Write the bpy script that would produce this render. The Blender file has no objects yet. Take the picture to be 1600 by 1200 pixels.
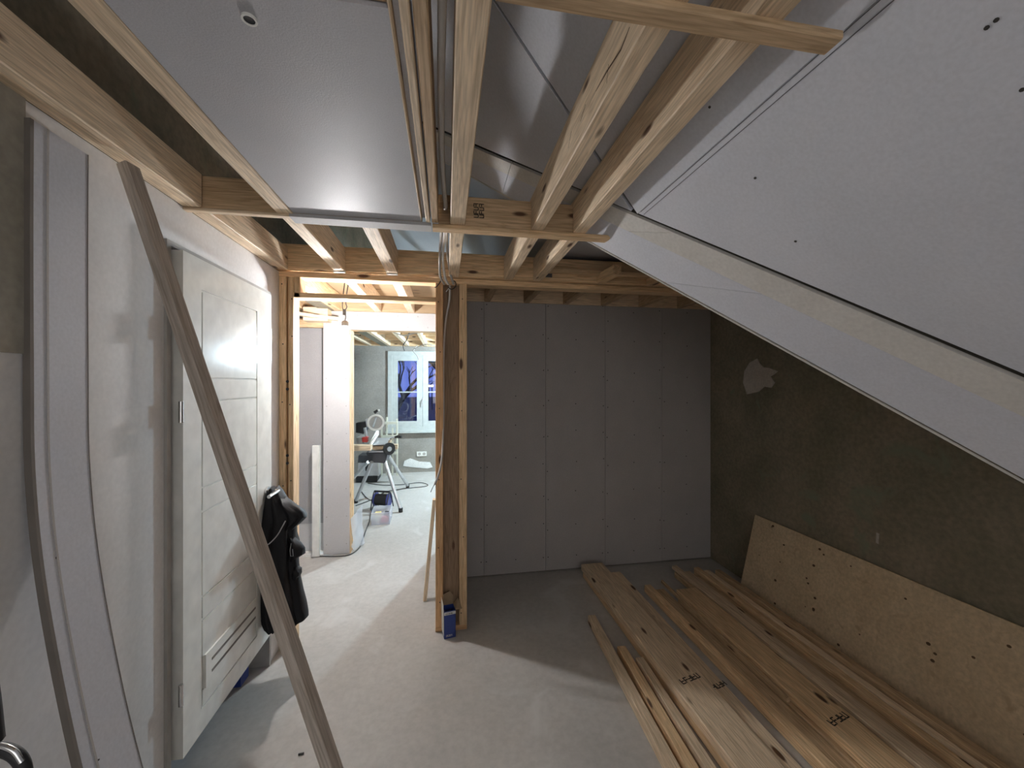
import bpy, math, random
from mathutils import Vector, Matrix
random.seed(7)
S = bpy.context.scene
COL = S.collection
F = 610.0                                   # focal length in pixels of the 1600 px wide frame
CAMZ = 1.55
YAW = math.atan2(103, F)
# ------------------------------------------------------------------ camera
cd = bpy.data.cameras.new('camera'); cam = bpy.data.objects.new('camera', cd); COL.objects.link(cam)
cd.sensor_width = 36; cd.lens = 36 * F / 1600; cd.clip_start = 0.02; cd.clip_end = 300
cam.location = (0, 0, CAMZ); cam.rotation_euler = (math.pi / 2, 0, -YAW)
S.camera = cam
# ------------------------------------------------------------------ world, light, exposure
w = bpy.data.worlds.new('dusk'); S.world = w; w.use_nodes = True
nt = w.node_tree; nt.nodes.clear()
o_ = nt.nodes.new('ShaderNodeOutputWorld'); b_ = nt.nodes.new('ShaderNodeBackground')
tc_ = nt.nodes.new('ShaderNodeTexCoord'); sp_ = nt.nodes.new('ShaderNodeSeparateXYZ'); cr_ = nt.nodes.new('ShaderNodeValToRGB')
nt.links.new(tc_.outputs['Generated'], sp_.inputs[0]); nt.links.new(sp_.outputs['Z'], cr_.inputs[0])
cr_.color_ramp.elements[0].position = 0.0; cr_.color_ramp.elements[0].color = (0.10, 0.15, 0.50, 1)
cr_.color_ramp.elements[1].position = 0.5; cr_.color_ramp.elements[1].color = (0.05, 0.09, 0.42, 1)
nt.links.new(cr_.outputs[0], b_.inputs[0]); b_.inputs[1].default_value = 1.1
nt.links.new(b_.outputs[0], o_.inputs[0])
S.view_settings.view_transform = 'Standard'; S.view_settings.look = 'None'
S.view_settings.exposure = 0.55; S.view_settings.gamma = 1.0; S.view_settings.use_curve_mapping = False
try:
    S.cycles.use_denoising = True; S.cycles.max_bounces = 10; S.cycles.diffuse_bounces = 7
    S.cycles.sample_clamp_indirect = 6
except Exception: pass
BULB = Vector((-.70, 2.90, 1.87))
def lamp(name, loc, power, col, r):
    l = bpy.data.lights.new(name, 'POINT'); l.energy = power; l.color = col; l.shadow_soft_size = r
    o = bpy.data.objects.new(name, l); o.location = loc; COL.objects.link(o); return o
BULB_GLOW = 800          # emission of the bulb's glass, the hall's real lamp
lamp('far_room_light', (.75, 5.9, 1.95), 190, (.66, .86, 1.0), .05)
def area(name, loc, rot, power, col, sx, sy):
    l = bpy.data.lights.new(name, 'AREA'); l.energy = power; l.color = col; l.shape = 'RECTANGLE'; l.size = sx; l.size_y = sy
    o = bpy.data.objects.new(name, l); o.location = loc; o.rotation_euler = rot; COL.objects.link(o); return o
# soft fill light added behind the camera to lift the near room
area('rear_fill_light', (.3, -1.35, 1.45), (math.radians(90), 0, 0), 6.5, (1.0, .98, .97), 1.6, 1.3)

# ------------------------------------------------------------------ pixel helper (build time measuring only)
cy_, sy_ = math.cos(YAW), math.sin(YAW)
def ray(u, v):
    a = (u - 800) / F
    return Vector((a * cy_ + sy_, cy_ - a * sy_, (600 - v) / F))
def at(u, v, X=None, Y=None, Z=None):
    d = ray(u, v)
    t = X / d.x if X is not None else (Y / d.y if Y is not None else (Z - CAMZ) / d.z)
    return Vector((d.x * t, d.y * t, CAMZ + d.z * t))

# ------------------------------------------------------------------ materials
def newmat(name):
    m = bpy.data.materials.new(name); m.use_nodes = True
    return m, m.node_tree, m.node_tree.nodes['Principled BSDF']
def N(nt, t, **k):
    n = nt.nodes.new(t)
    for a, b in k.items(): setattr(n, a, b)
    return n
def coords(nt, scale=(1, 1, 1), rnd=True):
    tc = N(nt, 'ShaderNodeTexCoord'); mp = N(nt, 'ShaderNodeMapping'); mp.inputs['Scale'].default_value = scale
    if rnd:
        oi = N(nt, 'ShaderNodeObjectInfo'); mu = N(nt, 'ShaderNodeMath', operation='MULTIPLY'); mu.inputs[1].default_value = 37.0
        nt.links.new(oi.outputs['Random'], mu.inputs[0])
        va = N(nt, 'ShaderNodeVectorMath', operation='ADD')
        nt.links.new(tc.outputs['Object'], va.inputs[0]); nt.links.new(mu.outputs[0], va.inputs[1])
        nt.links.new(va.outputs[0], mp.inputs[0])
    else:
        nt.links.new(tc.outputs['Object'], mp.inputs[0])
    return mp
def ramp(nt, src, stops):
    r = N(nt, 'ShaderNodeValToRGB'); e = r.color_ramp.elements
    while len(e) < len(stops): e.new(0.5)
    for i, (p, c) in enumerate(stops): e[i].position = p; e[i].color = (*c, 1)
    nt.links.new(src, r.inputs[0]); return r
def mixc(nt, fac, a, b, mode='MIX'):
    m = N(nt, 'ShaderNodeMixRGB', blend_type=mode)
    if isinstance(fac, (int, float)): m.inputs[0].default_value = fac
    else: nt.links.new(fac, m.inputs[0])
    for i, x in ((1, a), (2, b)):
        if isinstance(x, tuple): m.inputs[i].default_value = (*x, 1)
        else: nt.links.new(x, m.inputs[i])
    return m
def bump(nt, p, h, s, d=.002):
    b = N(nt, 'ShaderNodeBump'); b.inputs['Strength'].default_value = s; b.inputs['Distance'].default_value = d
    nt.links.new(h, b.inputs['Height']); nt.links.new(b.outputs[0], p.inputs['Normal'])
def mat_flat(name, col, rough=.6, metal=0, emit=None, es=1):
    m, nt, p = newmat(name)
    n = N(nt, 'ShaderNodeTexNoise'); n.inputs['Scale'].default_value = 14; n.inputs['Detail'].default_value = 4
    nt.links.new(coords(nt).outputs[0], n.inputs[0])
    r = ramp(nt, n.outputs[0], [(.25, tuple(c * .88 for c in col)), (.75, tuple(min(1, c * 1.08) for c in col))])
    nt.links.new(r.outputs[0], p.inputs['Base Color'])
    p.inputs['Roughness'].default_value = rough; p.inputs['Metallic'].default_value = metal
    if emit: p.inputs['Emission Color'].default_value = (*emit, 1); p.inputs['Emission Strength'].default_value = es
    return m
def mat_wood(name, light, dark, knot=(.10, .045, .02), rough=.62, grain=1.0):
    m, nt, p = newmat(name)
    mp = coords(nt, (1.2, 16, 16))
    n1 = N(nt, 'ShaderNodeTexNoise'); n1.inputs['Scale'].default_value = 1.6; n1.inputs['Detail'].default_value = 5; n1.inputs['Distortion'].default_value = .6
    nt.links.new(mp.outputs[0], n1.inputs[0])
    wv = N(nt, 'ShaderNodeMath', operation='MULTIPLY'); wv.inputs[1].default_value = 14; nt.links.new(n1.outputs[0], wv.inputs[0])
    fr = N(nt, 'ShaderNodeMath', operation='PINGPONG'); fr.inputs[1].default_value = 1; nt.links.new(wv.outputs[0], fr.inputs[0])
    r1 = ramp(nt, fr.outputs[0], [(.0, light), (.55, tuple(a * .75 + b * .25 for a, b in zip(light, dark))), (1, dark)])
    mp2 = coords(nt, (3, 60, 60)); n2 = N(nt, 'ShaderNodeTexNoise'); n2.inputs['Scale'].default_value = 3; n2.inputs['Detail'].default_value = 6
    nt.links.new(mp2.outputs[0], n2.inputs[0])
    r2 = ramp(nt, n2.outputs[0], [(.32, (.70, .67, .62)), (.66, (1.10, 1.08, 1.06))])
    c = mixc(nt, grain, r1.outputs[0], r2.outputs[0], 'MULTIPLY')
    n3 = N(nt, 'ShaderNodeTexNoise'); n3.inputs['Scale'].default_value = .9; nt.links.new(coords(nt, (1, 2, 2)).outputs[0], n3.inputs[0])
    r3 = ramp(nt, n3.outputs[0], [(.3, (.82, .80, .78)), (.7, (1.05, 1.05, 1.05))])
    c = mixc(nt, 1, c.outputs[0], r3.outputs[0], 'MULTIPLY')
    v = N(nt, 'ShaderNodeTexVoronoi'); v.inputs['Scale'].default_value = 1.0; nt.links.new(coords(nt, (3.4, 11, 11)).outputs[0], v.inputs[0])
    k = ramp(nt, v.outputs['Distance'], [(.09, (1, 1, 1)), (.15, (0, 0, 0))])
    c = mixc(nt, k.outputs[0], c.outputs[0], knot)
    oi = N(nt, 'ShaderNodeObjectInfo'); hs = N(nt, 'ShaderNodeHueSaturation')
    ma = N(nt, 'ShaderNodeMapRange'); ma.inputs['To Min'].default_value = .86; ma.inputs['To Max'].default_value = 1.1
    nt.links.new(oi.outputs['Random'], ma.inputs[0]); nt.links.new(ma.outputs[0], hs.inputs['Value']); nt.links.new(c.outputs[0], hs.inputs['Color'])
    nt.links.new(hs.outputs[0], p.inputs['Base Color']); p.inputs['Roughness'].default_value = rough
    bump(nt, p, n2.outputs[0], .25)
    return m
def mat_mottle(name, c1, c2, scale=3, rough=.85, fine=60, fa=.1, b=.3, stops=(.35, .65), c3=None):
    m, nt, p = newmat(name); mp = coords(nt, rnd=False)
    n = N(nt, 'ShaderNodeTexNoise'); n.inputs['Scale'].default_value = scale; n.inputs['Detail'].default_value = 8; n.inputs['Roughness'].default_value = .6
    nt.links.new(mp.outputs[0], n.inputs[0]); r = ramp(nt, n.outputs[0], [(stops[0], c1), (stops[1], c2)])
    f = N(nt, 'ShaderNodeTexNoise'); f.inputs['Scale'].default_value = fine; f.inputs['Detail'].default_value = 3
    nt.links.new(mp.outputs[0], f.inputs[0]); r2 = ramp(nt, f.outputs[0], [(.3, (1 - fa,) * 3), (.7, (1 + fa,) * 3)])
    c = mixc(nt, 1, r.outputs[0], r2.outputs[0], 'MULTIPLY')
    if c3:
        n3 = N(nt, 'ShaderNodeTexNoise'); n3.inputs['Scale'].default_value = scale * 2.2; n3.inputs['Detail'].default_value = 5; n3.inputs['Distortion'].default_value = .8
        nt.links.new(mp.outputs[0], n3.inputs[0]); r3 = ramp(nt, n3.outputs[0], [(.60, (0, 0, 0)), (.72, (1, 1, 1))])
        c = mixc(nt, r3.outputs[0], c.outputs[0], c3)
    nt.links.new(c.outputs[0], p.inputs['Base Color']); p.inputs['Roughness'].default_value = rough
    bump(nt, p, f.outputs[0], b, .001)
    return m
M = {}
M['wood'] = mat_wood('spruce_timber', (.92, .69, .43), (.78, .54, .31))
M['wood_pale'] = mat_wood('pale_planed_spruce', (.88, .73, .54), (.76, .60, .42))
M['wood_orange'] = mat_wood('orange_spruce', (.86, .55, .30), (.70, .41, .20))
M['wood_brown'] = mat_wood('aged_spruce', (.66, .49, .31), (.52, .37, .22))
M['wood_grey'] = mat_wood('greyed_lath', (.62, .565, .51), (.53, .475, .42))
M['deck'] = mat_wood('deck_board', (.46, .34, .21), (.41, .29, .17), grain=.5)
M['sheet'] = mat_mottle('plywood_sheet', (.55, .43, .28), (.64, .51, .34), 7, .7, 60, .14, .3, c3=(.47, .35, .22))
M['plaster'] = mat_mottle('smoothed_plaster', (.70, .695, .69), (.78, .775, .77), 2.2, .75, 70, .04, .15)
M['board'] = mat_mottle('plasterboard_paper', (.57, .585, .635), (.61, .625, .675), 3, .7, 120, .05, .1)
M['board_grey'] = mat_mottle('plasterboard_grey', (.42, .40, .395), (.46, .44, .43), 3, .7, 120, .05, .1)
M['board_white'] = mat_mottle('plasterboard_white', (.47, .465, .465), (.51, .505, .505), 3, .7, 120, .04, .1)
M['board_sheen'] = mat_mottle('satin_ceiling_board', (.46, .46, .49), (.50, .50, .53), 3, .50, 260, .06, .5)
M['board_sheen'].node_tree.nodes['Principled BSDF'].inputs['Specular IOR Level'].default_value = .28
M['concrete'] = mat_mottle('olive_render', (.165, .15, .10), (.255, .215, .155), 2.2, .9, 45, .16, .5, c3=(.20, .215, .15))
M['concrete_far'] = mat_mottle('grey_render', (.24, .225, .195), (.35, .33, .30), 1.6, .9, 40, .1, .3)
M['filler'] = mat_mottle('filler', (.42, .38, .33), (.50, .46, .41), 9, .9)
M['filler_white'] = mat_mottle('white_filler', (.72, .72, .70), (.80, .80, .78), 9, .9)
M['floor'] = mat_mottle('concrete_floor', (.44, .425, .40), (.53, .515, .49), 1.3, .55, 38, .07, .12, c3=(.58, .57, .55))
M['white'] = mat_flat('white_lacquer', (.76, .76, .72), .13)
M['white'].node_tree.nodes['Principled BSDF'].inputs['Specular IOR Level'].default_value = .22
M['white_matt'] = mat_flat('white_paint', (.78, .78, .74), .5)
M['sash_white'] = mat_flat('sash_paint', (.50, .53, .51), .5)
M['frame_grey'] = mat_flat('grey_door_frame', (.40, .39, .37), .45)
M['chrome'] = mat_flat('chrome', (.75, .75, .75), .22, 1)
M['alu'] = mat_flat('aluminium', (.62, .63, .65), .4, .8)
M['black'] = mat_flat('black_plastic', (.02, .02, .022), .6)
M['dark'] = mat_flat('dark_grey_metal', (.07, .07, .08), .5)
M['red'] = mat_flat('red_plastic', (.55, .05, .04), .4)
M['screw'] = mat_flat('screw_head', (.05, .045, .04), .5, .3)
M['screw_far'] = mat_flat('grey_screw_head', (.30, .29, .28), .5, .3)
M['groove'] = mat_flat('shadowed_joint', (.20, .18, .16), .9)
M['seam'] = mat_flat('open_joint', (.05, .045, .035), .9)
M['pencil'] = mat_flat('pencil_line', (.12, .12, .13), .9)
M['cable_grey'] = mat_flat('grey_conduit', (.40, .38, .36), .45)
M['cable_white'] = mat_flat('white_conduit', (.66, .64, .62), .4)
M['cable_black'] = mat_flat('black_cable', (.03, .03, .03), .5)
M['blue'] = mat_flat('blue_card', (.025, .055, .25), .45)
M['navy'] = mat_flat('navy_plastic', (.04, .05, .22), .4)
M['card'] = mat_flat('brown_card', (.34, .25, .16), .8)
M['ink'] = mat_flat('ink', (.03, .025, .02), .8)
M['wall_shade'] = mat_mottle('shaded_plaster', (.33, .315, .265), (.42, .405, .35), 2.2, .9, 45, .1, .4)  # darker wall tone with the shade put into the colour
M['lining'] = mat_wood('dark_bay_lining', (.34, .24, .16), (.26, .18, .11))
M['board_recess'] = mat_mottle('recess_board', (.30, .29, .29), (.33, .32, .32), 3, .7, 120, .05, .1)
M['board_warm'] = mat_mottle('taped_board', (.585, .57, .535), (.63, .615, .58), 6, .75, 90, .06, .15)
M['ink_brown'] = mat_flat('knot_brown', (.10, .06, .03), .8)
M['ply_edge'] = mat_flat('board_edge', (.62, .60, .55), .8)
M['yellow'] = mat_flat('yellow_foam', (.75, .62, .28), .8)
M['pink'] = mat_flat('pink_plastic', (.80, .28, .32), .5)
M['cream'] = mat_flat('cream_rack', (.66, .66, .55), .5)
M['ground'] = mat_mottle('night_ground', (.03, .035, .05), (.06, .065, .08), .6, .9)
M['bark'] = mat_flat('bark', (.03, .028, .03), .9)
M['bulb_glow'] = mat_flat('glare', (1, 1, 1), .5, 0, (1, .98, .985), BULB_GLOW)
M['lampglow'] = mat_flat('distant_lamp', (1, 1, 1), .5, 0, (1, .8, .55), 14)
def mat_glass():
    m, nt, p = newmat('window_glass')
    g = N(nt, 'ShaderNodeBsdfGlossy'); g.inputs['Roughness'].default_value = .02
    t = N(nt, 'ShaderNodeBsdfTransparent'); fr = N(nt, 'ShaderNodeFresnel'); fr.inputs[0].default_value = 1.55
    ad = N(nt, 'ShaderNodeMath', operation='MULTIPLY_ADD'); ad.inputs[1].default_value = 1.6; ad.inputs[2].default_value = .02
    nt.links.new(fr.outputs[0], ad.inputs[0])
    mx = N(nt, 'ShaderNodeMixShader'); nt.links.new(ad.outputs[0], mx.inputs[0])
    nt.links.new(t.outputs[0], mx.inputs[1]); nt.links.new(g.outputs[0], mx.inputs[2])
    nt.links.new(mx.outputs[0], nt.nodes['Material Output'].inputs[0]); return m
M['glass'] = mat_glass()
def mat_film(name, col, mixv):
    m, nt, p = newmat(name)
    t = N(nt, 'ShaderNodeBsdfTransparent'); mx = N(nt, 'ShaderNodeMixShader'); mx.inputs[0].default_value = mixv
    p.inputs['Base Color'].default_value = (*col, 1); p.inputs['Roughness'].default_value = .2
    nt.links.new(t.outputs[0], mx.inputs[1]); nt.links.new(p.outputs[0], mx.inputs[2])
    nt.links.new(mx.outputs[0], nt.nodes['Material Output'].inputs[0]); return m
M['film'] = mat_film('plastic_film', (.75, .82, .92), .55)
M['crate'] = mat_film('clear_crate', (.80, .84, .95), .30)
M['bladeguard'] = mat_film('clear_guard', (.85, .82, .78), .6)
def mat_jacket():
    m, nt, p = newmat('black_fabric')
    n = N(nt, 'ShaderNodeTexNoise'); n.inputs['Scale'].default_value = 300
    nt.links.new(coords(nt).outputs[0], n.inputs[0])
    p.inputs['Base Color'].default_value = (.004, .004, .006, 1); p.inputs['Roughness'].default_value = .6; p.inputs['Specular IOR Level'].default_value = .4
    bump(nt, p, n.outputs[0], .3, .0006); return m
M['jacket'] = mat_jacket()
M['piping'] = mat_flat('grey_piping', (.42, .42, .44), .5)

# ------------------------------------------------------------------ object helpers
WM = {}
def link(o, parent=None, world=Matrix.Identity(4)):
    COL.objects.link(o); WM[o.name] = world.copy()
    if parent is not None:
        o.parent = parent; o.matrix_basis = WM[parent.name].inverted() @ world
    else: o.matrix_basis = world
    return o
def tag(o, label=None, cat=None, group=None, kind=None):
    if label: o['label'] = label
    if cat: o['category'] = cat
    if group: o['group'] = group
    if kind: o['kind'] = kind
    return o
def empty(name, loc=(0, 0, 0), **k):
    o = bpy.data.objects.new(name, None); o.empty_display_size = .1
    link(o, None, Matrix.Translation(loc)); return tag(o, **k)
class MB:
    def __init__(s): s.v = []; s.f = []
    def add(s, vs, fs):
        n = len(s.v); s.v += [Vector(v) for v in vs]; s.f += [tuple(i + n for i in f) for f in fs]; return s
    def box(s, x0, x1, y0, y1, z0, z1):
        return s.add([(x0, y0, z0), (x1, y0, z0), (x1, y1, z0), (x0, y1, z0), (x0, y0, z1), (x1, y0, z1), (x1, y1, z1), (x0, y1, z1)],
                     [(0, 3, 2, 1), (4, 5, 6, 7), (0, 1, 5, 4), (1, 2, 6, 5), (2, 3, 7, 6), (3, 0, 4, 7)])
    def prism(s, pts, off):                      # polygon extruded by off
        n = len(pts); off = Vector(off); a = [Vector(p) for p in pts]
        return s.add(a + [p + off for p in a], [tuple(range(n))[::-1], tuple(range(n, 2 * n))] + [(i, (i + 1) % n, n + (i + 1) % n, n + i) for i in range(n)])
    def tube(s, pts, r, seg=8, closed=False):
        pts = [Vector(p) for p in pts]; n = len(pts); rs = r if isinstance(r, (list, tuple)) else [r] * n
        vs = []; fs = []; prev = None
        for i, p in enumerate(pts):
            d = (pts[min(i + 1, n - 1)] - pts[max(i - 1, 0)]).normalized()
            if prev is None:
                u = d.cross(Vector((0, 0, 1))); u = d.cross(Vector((1, 0, 0))) if u.length < .1 else u
            else: u = prev - d * prev.dot(d)
            u.normalize(); prev = u; q = d.cross(u)
            for k in range(seg):
                a = 2 * math.pi * k / seg; vs.append(p + (u * math.cos(a) + q * math.sin(a)) * rs[i])
        for i in range(n - 1):
            for k in range(seg):
                k2 = (k + 1) % seg; fs.append((i * seg + k, i * seg + k2, (i + 1) * seg + k2, (i + 1) * seg + k))
        fs += [tuple(range(seg))[::-1], tuple((n - 1) * seg + k for k in range(seg))]
        return s.add(vs, fs)
    def disc(s, c, nrm, r, h, seg=12, r2=None):
        c = Vector(c); nrm = Vector(nrm).normalized()
        return s.tube([c, c + nrm * h], [r, r2 or r], seg)
    def loft(s, rings, cap=True):
        m = len(rings[0]); vs = [p for r in rings for p in r]; fs = []
        for i in range(len(rings) - 1):
            for k in range(m):
                k2 = (k + 1) % m; fs.append((i * m + k, i * m + k2, (i + 1) * m + k2, (i + 1) * m + k))
        if cap: fs += [tuple(range(m))[::-1], tuple((len(rings) - 1) * m + k for k in range(m))]
        return s.add(vs, fs)
    def build(s, name, mat, parent=None, smooth=False, base=True):
        lo = Vector([min(v[i] for v in s.v) for i in range(3)]); hi = Vector([max(v[i] for v in s.v) for i in range(3)])
        c = Vector(((lo.x + hi.x) / 2, (lo.y + hi.y) / 2, lo.z))
        me = bpy.data.meshes.new(name); me.from_pydata([v - c for v in s.v], [], s.f); me.validate(); me.update()
        bpy_fix(me)
        me.materials.append(M[mat] if isinstance(mat, str) else mat)
        if smooth:
            for p in me.polygons: p.use_smooth = True
            try: me.set_sharp_from_angle(angle=math.radians(50))
            except Exception: pass
        o = bpy.data.objects.new(name, me)
        return link(o, parent, Matrix.Translation(c))
import bmesh
def bpy_fix(me):
    bm = bmesh.new(); bm.from_mesh(me); bmesh.ops.recalc_face_normals(bm, faces=bm.faces); bm.to_mesh(me); bm.free()
def box(name, mat, parent, x0, x1, y0, y1, z0, z1): return MB().box(x0, x1, y0, y1, z0, z1).build(name, mat, parent)
TC = {}
def timber(name, p0, p1, w, h, mat='wood', parent=None, up=(0, 0, 1), bev=.003):
    """stick from p0 to p1 (centre line); w across, h along 'up'; local X runs with the grain"""
    p0 = Vector(p0); p1 = Vector(p1); L = (p1 - p0).length; x = (p1 - p0).normalized()
    y = Vector(up).cross(x).normalized(); z = x.cross(y)
    key = (round(L, 3), round(w, 4), round(h, 4), mat, bev)
    if key not in TC:
        b = bev; pr = [(-w/2+b, -h/2), (w/2-b, -h/2), (w/2, -h/2+b), (w/2, h/2-b), (w/2-b, h/2), (-w/2+b, h/2), (-w/2, h/2-b), (-w/2, -h/2+b)]
        m = MB().loft([[Vector((sx * L / 2, a, c)) for a, c in pr] for sx in (-1, 1)])
        me = bpy.data.meshes.new(name); me.from_pydata(m.v, [], m.f); bpy_fix(me); me.materials.append(M[mat]); TC[key] = me
    o = bpy.data.objects.new(name, TC[key])
    R = Matrix((x, y, z)).transposed().to_4x4()
    return link(o, parent, Matrix.Translation((p0 + p1) / 2) @ R)
def spline(pts, n=8):
    P = [Vector(p) for p in pts]; P = [P[0] * 2 - P[1]] + P + [P[-1] * 2 - P[-2]]; out = []
    for i in range(1, len(P) - 2):
        for k in range(n):
            t = k / n; a, b, c, d = P[i-1:i+3]
            out.append(.5 * (2*b + (c-a)*t + (2*a-5*b+4*c-d)*t*t + (3*b-a-3*c+d)*t**3))
    return out + [P[-2]]
def scribble(parent, org, ux, uy, n, h, name='stamp', mat='ink', nrm=None):
    """small block-print characters as thin strokes"""
    org, ux, uy = Vector(org), Vector(ux).normalized(), Vector(uy).normalized()
    nr = Vector(nrm) if nrm else ux.cross(uy); m = MB(); rnd = random.Random(n * 13 + int(h * 1e4))
    SEG = [((0,0),(0,1)), ((.6,0),(.6,1)), ((0,0),(.6,0)), ((0,.5),(.6,.5)), ((0,1),(.6,1))]
    for i in range(n):
        for a, b in rnd.sample(SEG, 3):
            A = org + ux * (i * h * .85 + a[0] * h) + uy * a[1] * h; B = org + ux * (i * h * .85 + b[0] * h) + uy * b[1] * h
            d = (B - A).normalized(); q = d.cross(nr) * h * .09
            m.prism([A - q - d*h*.05, B - q + d*h*.05, B + q + d*h*.05, A + q - d*h*.05], nr * .0006)
    return m.build(name, mat, parent)

# ================================================================== SETTING
CZ = 2.21          # underside of joists
WX = -.965         # left wall
PY = 2.48          # stud partition front face
NY = 3.13          # back wall of the niche
RX = 2.32          # right wall
HY = 3.75          # plasterboarded wall across the hall
FY = 7.05          # wall of the far room
JT = 2.35          # joist tops
fl = MB().box(-2.7, 3.2, -1.5, FY + .2, -.12, 0).build('floor', 'floor'); tag(fl, 'dusty grey bare concrete floor running through all rooms', kind='structure')

# left wall with the doorway
wl = MB()
DY0, DY1, DZ = 1.60, 2.33, 2.02
wl.box(WX - .12, WX, -1.5, 1.535, 0, CZ); wl.box(WX - .12, WX, 1.535, PY + .09, 2.055, CZ); wl.box(WX - .12, WX, 2.352, PY + .09, 0, 2.055)
wlo = wl.build('wall_left', 'plaster'); tag(wlo, 'pale smoothed plaster wall on the left around the white door', kind='structure')
box('upper_masonry', 'concrete', wlo, WX - .14, WX - .03, -1.6, 7.2, CZ, 4.2)
box('shade_strip', 'wall_shade', wlo, WX, WX + .006, -1.5, 1.078, 1.62, CZ)  # painted shade on the upper near end of the plaster wall
wb = box('wall_rear', 'plaster', None, WX - .12, 3.2, -1.62, -1.5, 0, 3.9); tag(wb, kind='structure')
wr = box('wall_right', 'concrete', None, RX, RX + .12, -1.5, NY + .12, 0, 3.4); tag(wr, 'dark olive rendered wall on the right', kind='structure')
# filler patch
def blob(cx, cz, rx, rz, n, seed, X):
    r = random.Random(seed); return [Vector((X, cx + math.cos(a) * rx * r.uniform(.75, 1.1), cz + math.sin(a) * rz * r.uniform(.75, 1.1))) for a in [2 * math.pi * i / n for i in range(n)]]
pl = [at(u, v, X=RX) for u, v in ((1162,598),(1164,580),(1172,567),(1184,560),(1188,568),(1194,574),(1203,575),(1216,580),(1210,585),(1205,588),(1211,598),(1206,606),(1195,604),(1186,612),(1168,616))]
o = MB().prism(pl, (-.006, 0, 0)).build('filler_patch', 'filler', wr); tag(o, 'pale filler patch')
o = MB().prism([at(u, v, X=RX) for u, v in ((1370,832),(1374,834),(1373,850),(1369,848))], (-.003, 0, 0)).build('filler_patch', 'filler', wr)
# niche back wall: separate boards with recessed joints
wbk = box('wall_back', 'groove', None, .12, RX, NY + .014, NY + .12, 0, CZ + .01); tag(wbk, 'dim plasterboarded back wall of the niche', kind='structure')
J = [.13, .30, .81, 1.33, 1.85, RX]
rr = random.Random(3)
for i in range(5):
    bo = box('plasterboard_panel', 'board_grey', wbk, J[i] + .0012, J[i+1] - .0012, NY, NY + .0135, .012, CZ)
    m = MB()
    xs = []
    if J[i+1] < 2.3: xs += [J[i+1] - .02]
    if i: xs += [J[i] + .02]; xs += [(J[i] + J[i+1]) / 2]
    for x in xs:
        z = .12
        while z < CZ:
            m.disc((x + rr.uniform(-.006, .006), NY + .001, z), (0, -1, 0), .0048, .002, 6); z += rr.uniform(.22, .30)
    tag(m.build('screw_heads', 'screw', bo), kind='stuff')

# stud partition
wp = empty('wall_partition', (0, PY, 0), label='open timber stud partition with the doorway and narrow transom slot', kind='structure')
PD = .095
def post(x0, x1, z0, z1, mat='wood', y0=PY, y1=PY + PD): return timber('stud', ((x0+x1)/2, (y0+y1)/2, z0), ((x0+x1)/2, (y0+y1)/2, z1), y1 - y0, x1 - x0, mat, wp, up=(1, 0, 0))
post(-.965, -.925, 0, 2.18); post(-.915, -.887, 0, 2.18, 'wood'); timber('backing_board', (-.92, PY + .045, 0), (-.92, PY + .045, 2.18), .03, .02, 'wood_brown', wp, up=(1, 0, 0))
timber('stud', (-.868, PY + PD/2, 2.06), (-.868, PY + PD/2, 2.18), PD, .034, 'wood', wp, up=(1, 0, 0))
post(-.065, -.018, .03, 2.18, 'wood_orange'); post(.082, .13, .03, 2.18, 'wood')
timber('bottom_plate', (-.065, PY + PD/2, .015), (.13, PY + PD/2, .015), PD, .03, 'wood_orange', wp)
timber('top_plate', (WX, PY + PD/2, 2.198), (RX, PY + PD/2, 2.198), PD, .034, 'wood', wp)
timber('door_header', (-.887, PY + PD/2, 2.076), (-.065, PY + PD/2, 2.076), PD, .028, 'wood', wp)
timber('bay_lining', (.032, PY + .052, .03), (.032, PY + .052, 2.18), .015, .10, 'lining', wp, up=(1, 0, 0))
# side sheets of the short wall between hall and niche
box('plasterboard_panel', 'board', wp, -.064, -.050, PY + PD, HY, .01, 2.18)
box('plasterboard_panel', 'board_grey', wp, .115, .129, PY + PD, NY, .01, 2.18)
for z in (1.52, 1.085, .62):                 # fastener pairs beside the left stud
    for dz in (0, .045):
        m = MB().disc((-.918, PY - .003, z + dz), (0, 1, 0), .0085, .012, 8); m.build('bolt', 'black', wp)
m = MB()
for x in (-.945, -.9, -.04, .1):
    for z in (.15, .55, .95, 1.4, 1.8, 2.1): m.disc((x + rr.uniform(-.008, .008), PY, z + rr.uniform(-.05, .05)), (0, -1, 0), .004, .0015, 6)
tag(m.build('nail_heads', 'screw', wp), kind='stuff')

# ------------------------------------------------ ceiling: joists, blockings, battens, boards, roof lining
ce = empty('ceiling', (0, 0, CZ), label='open joisted ceiling under the plasterboarded roof slope', kind='structure')
def joist(x0, x1, y0, y1, z0=CZ, z1=JT, mat='wood', name='joist'):
    return timber(name, ((x0+x1)/2, y0, (z0+z1)/2), ((x0+x1)/2, y1, (z0+z1)/2), x1 - x0, z1 - z0, mat, ce)
RIM = 2.435
joist(WX, -.90, -.6, 1.63, mat='wood_pale', z1=2.335); joist(WX, -.90, 1.69, RIM, mat='wood_pale', z1=2.335)
joist(-.645, -.585, -.6, RIM, mat='wood_pale')
joist(-.35, -.285, 1.69, RIM, mat='wood_pale')
joist(.017, .078, -.3, RIM, mat='wood_pale')
joist(.36, .414, .55, RIM, mat='wood_pale'); joist(.36, .414, -.4, .55, mat='wood_pale')
joist(.548, .605, -.4, RIM, mat='wood_pale')
joist(-.058, -.031, -.4, 1.63, CZ + .0, JT, mat='wood_brown')
joist(-.081, -.063, -.4, 1.62, CZ - .004, CZ + .03, mat='wood_pale', name='batten')
joist(-.101, -.095, -.4, 1.63, CZ + .0, CZ + .03, mat='wood_pale', name='lath')
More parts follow.
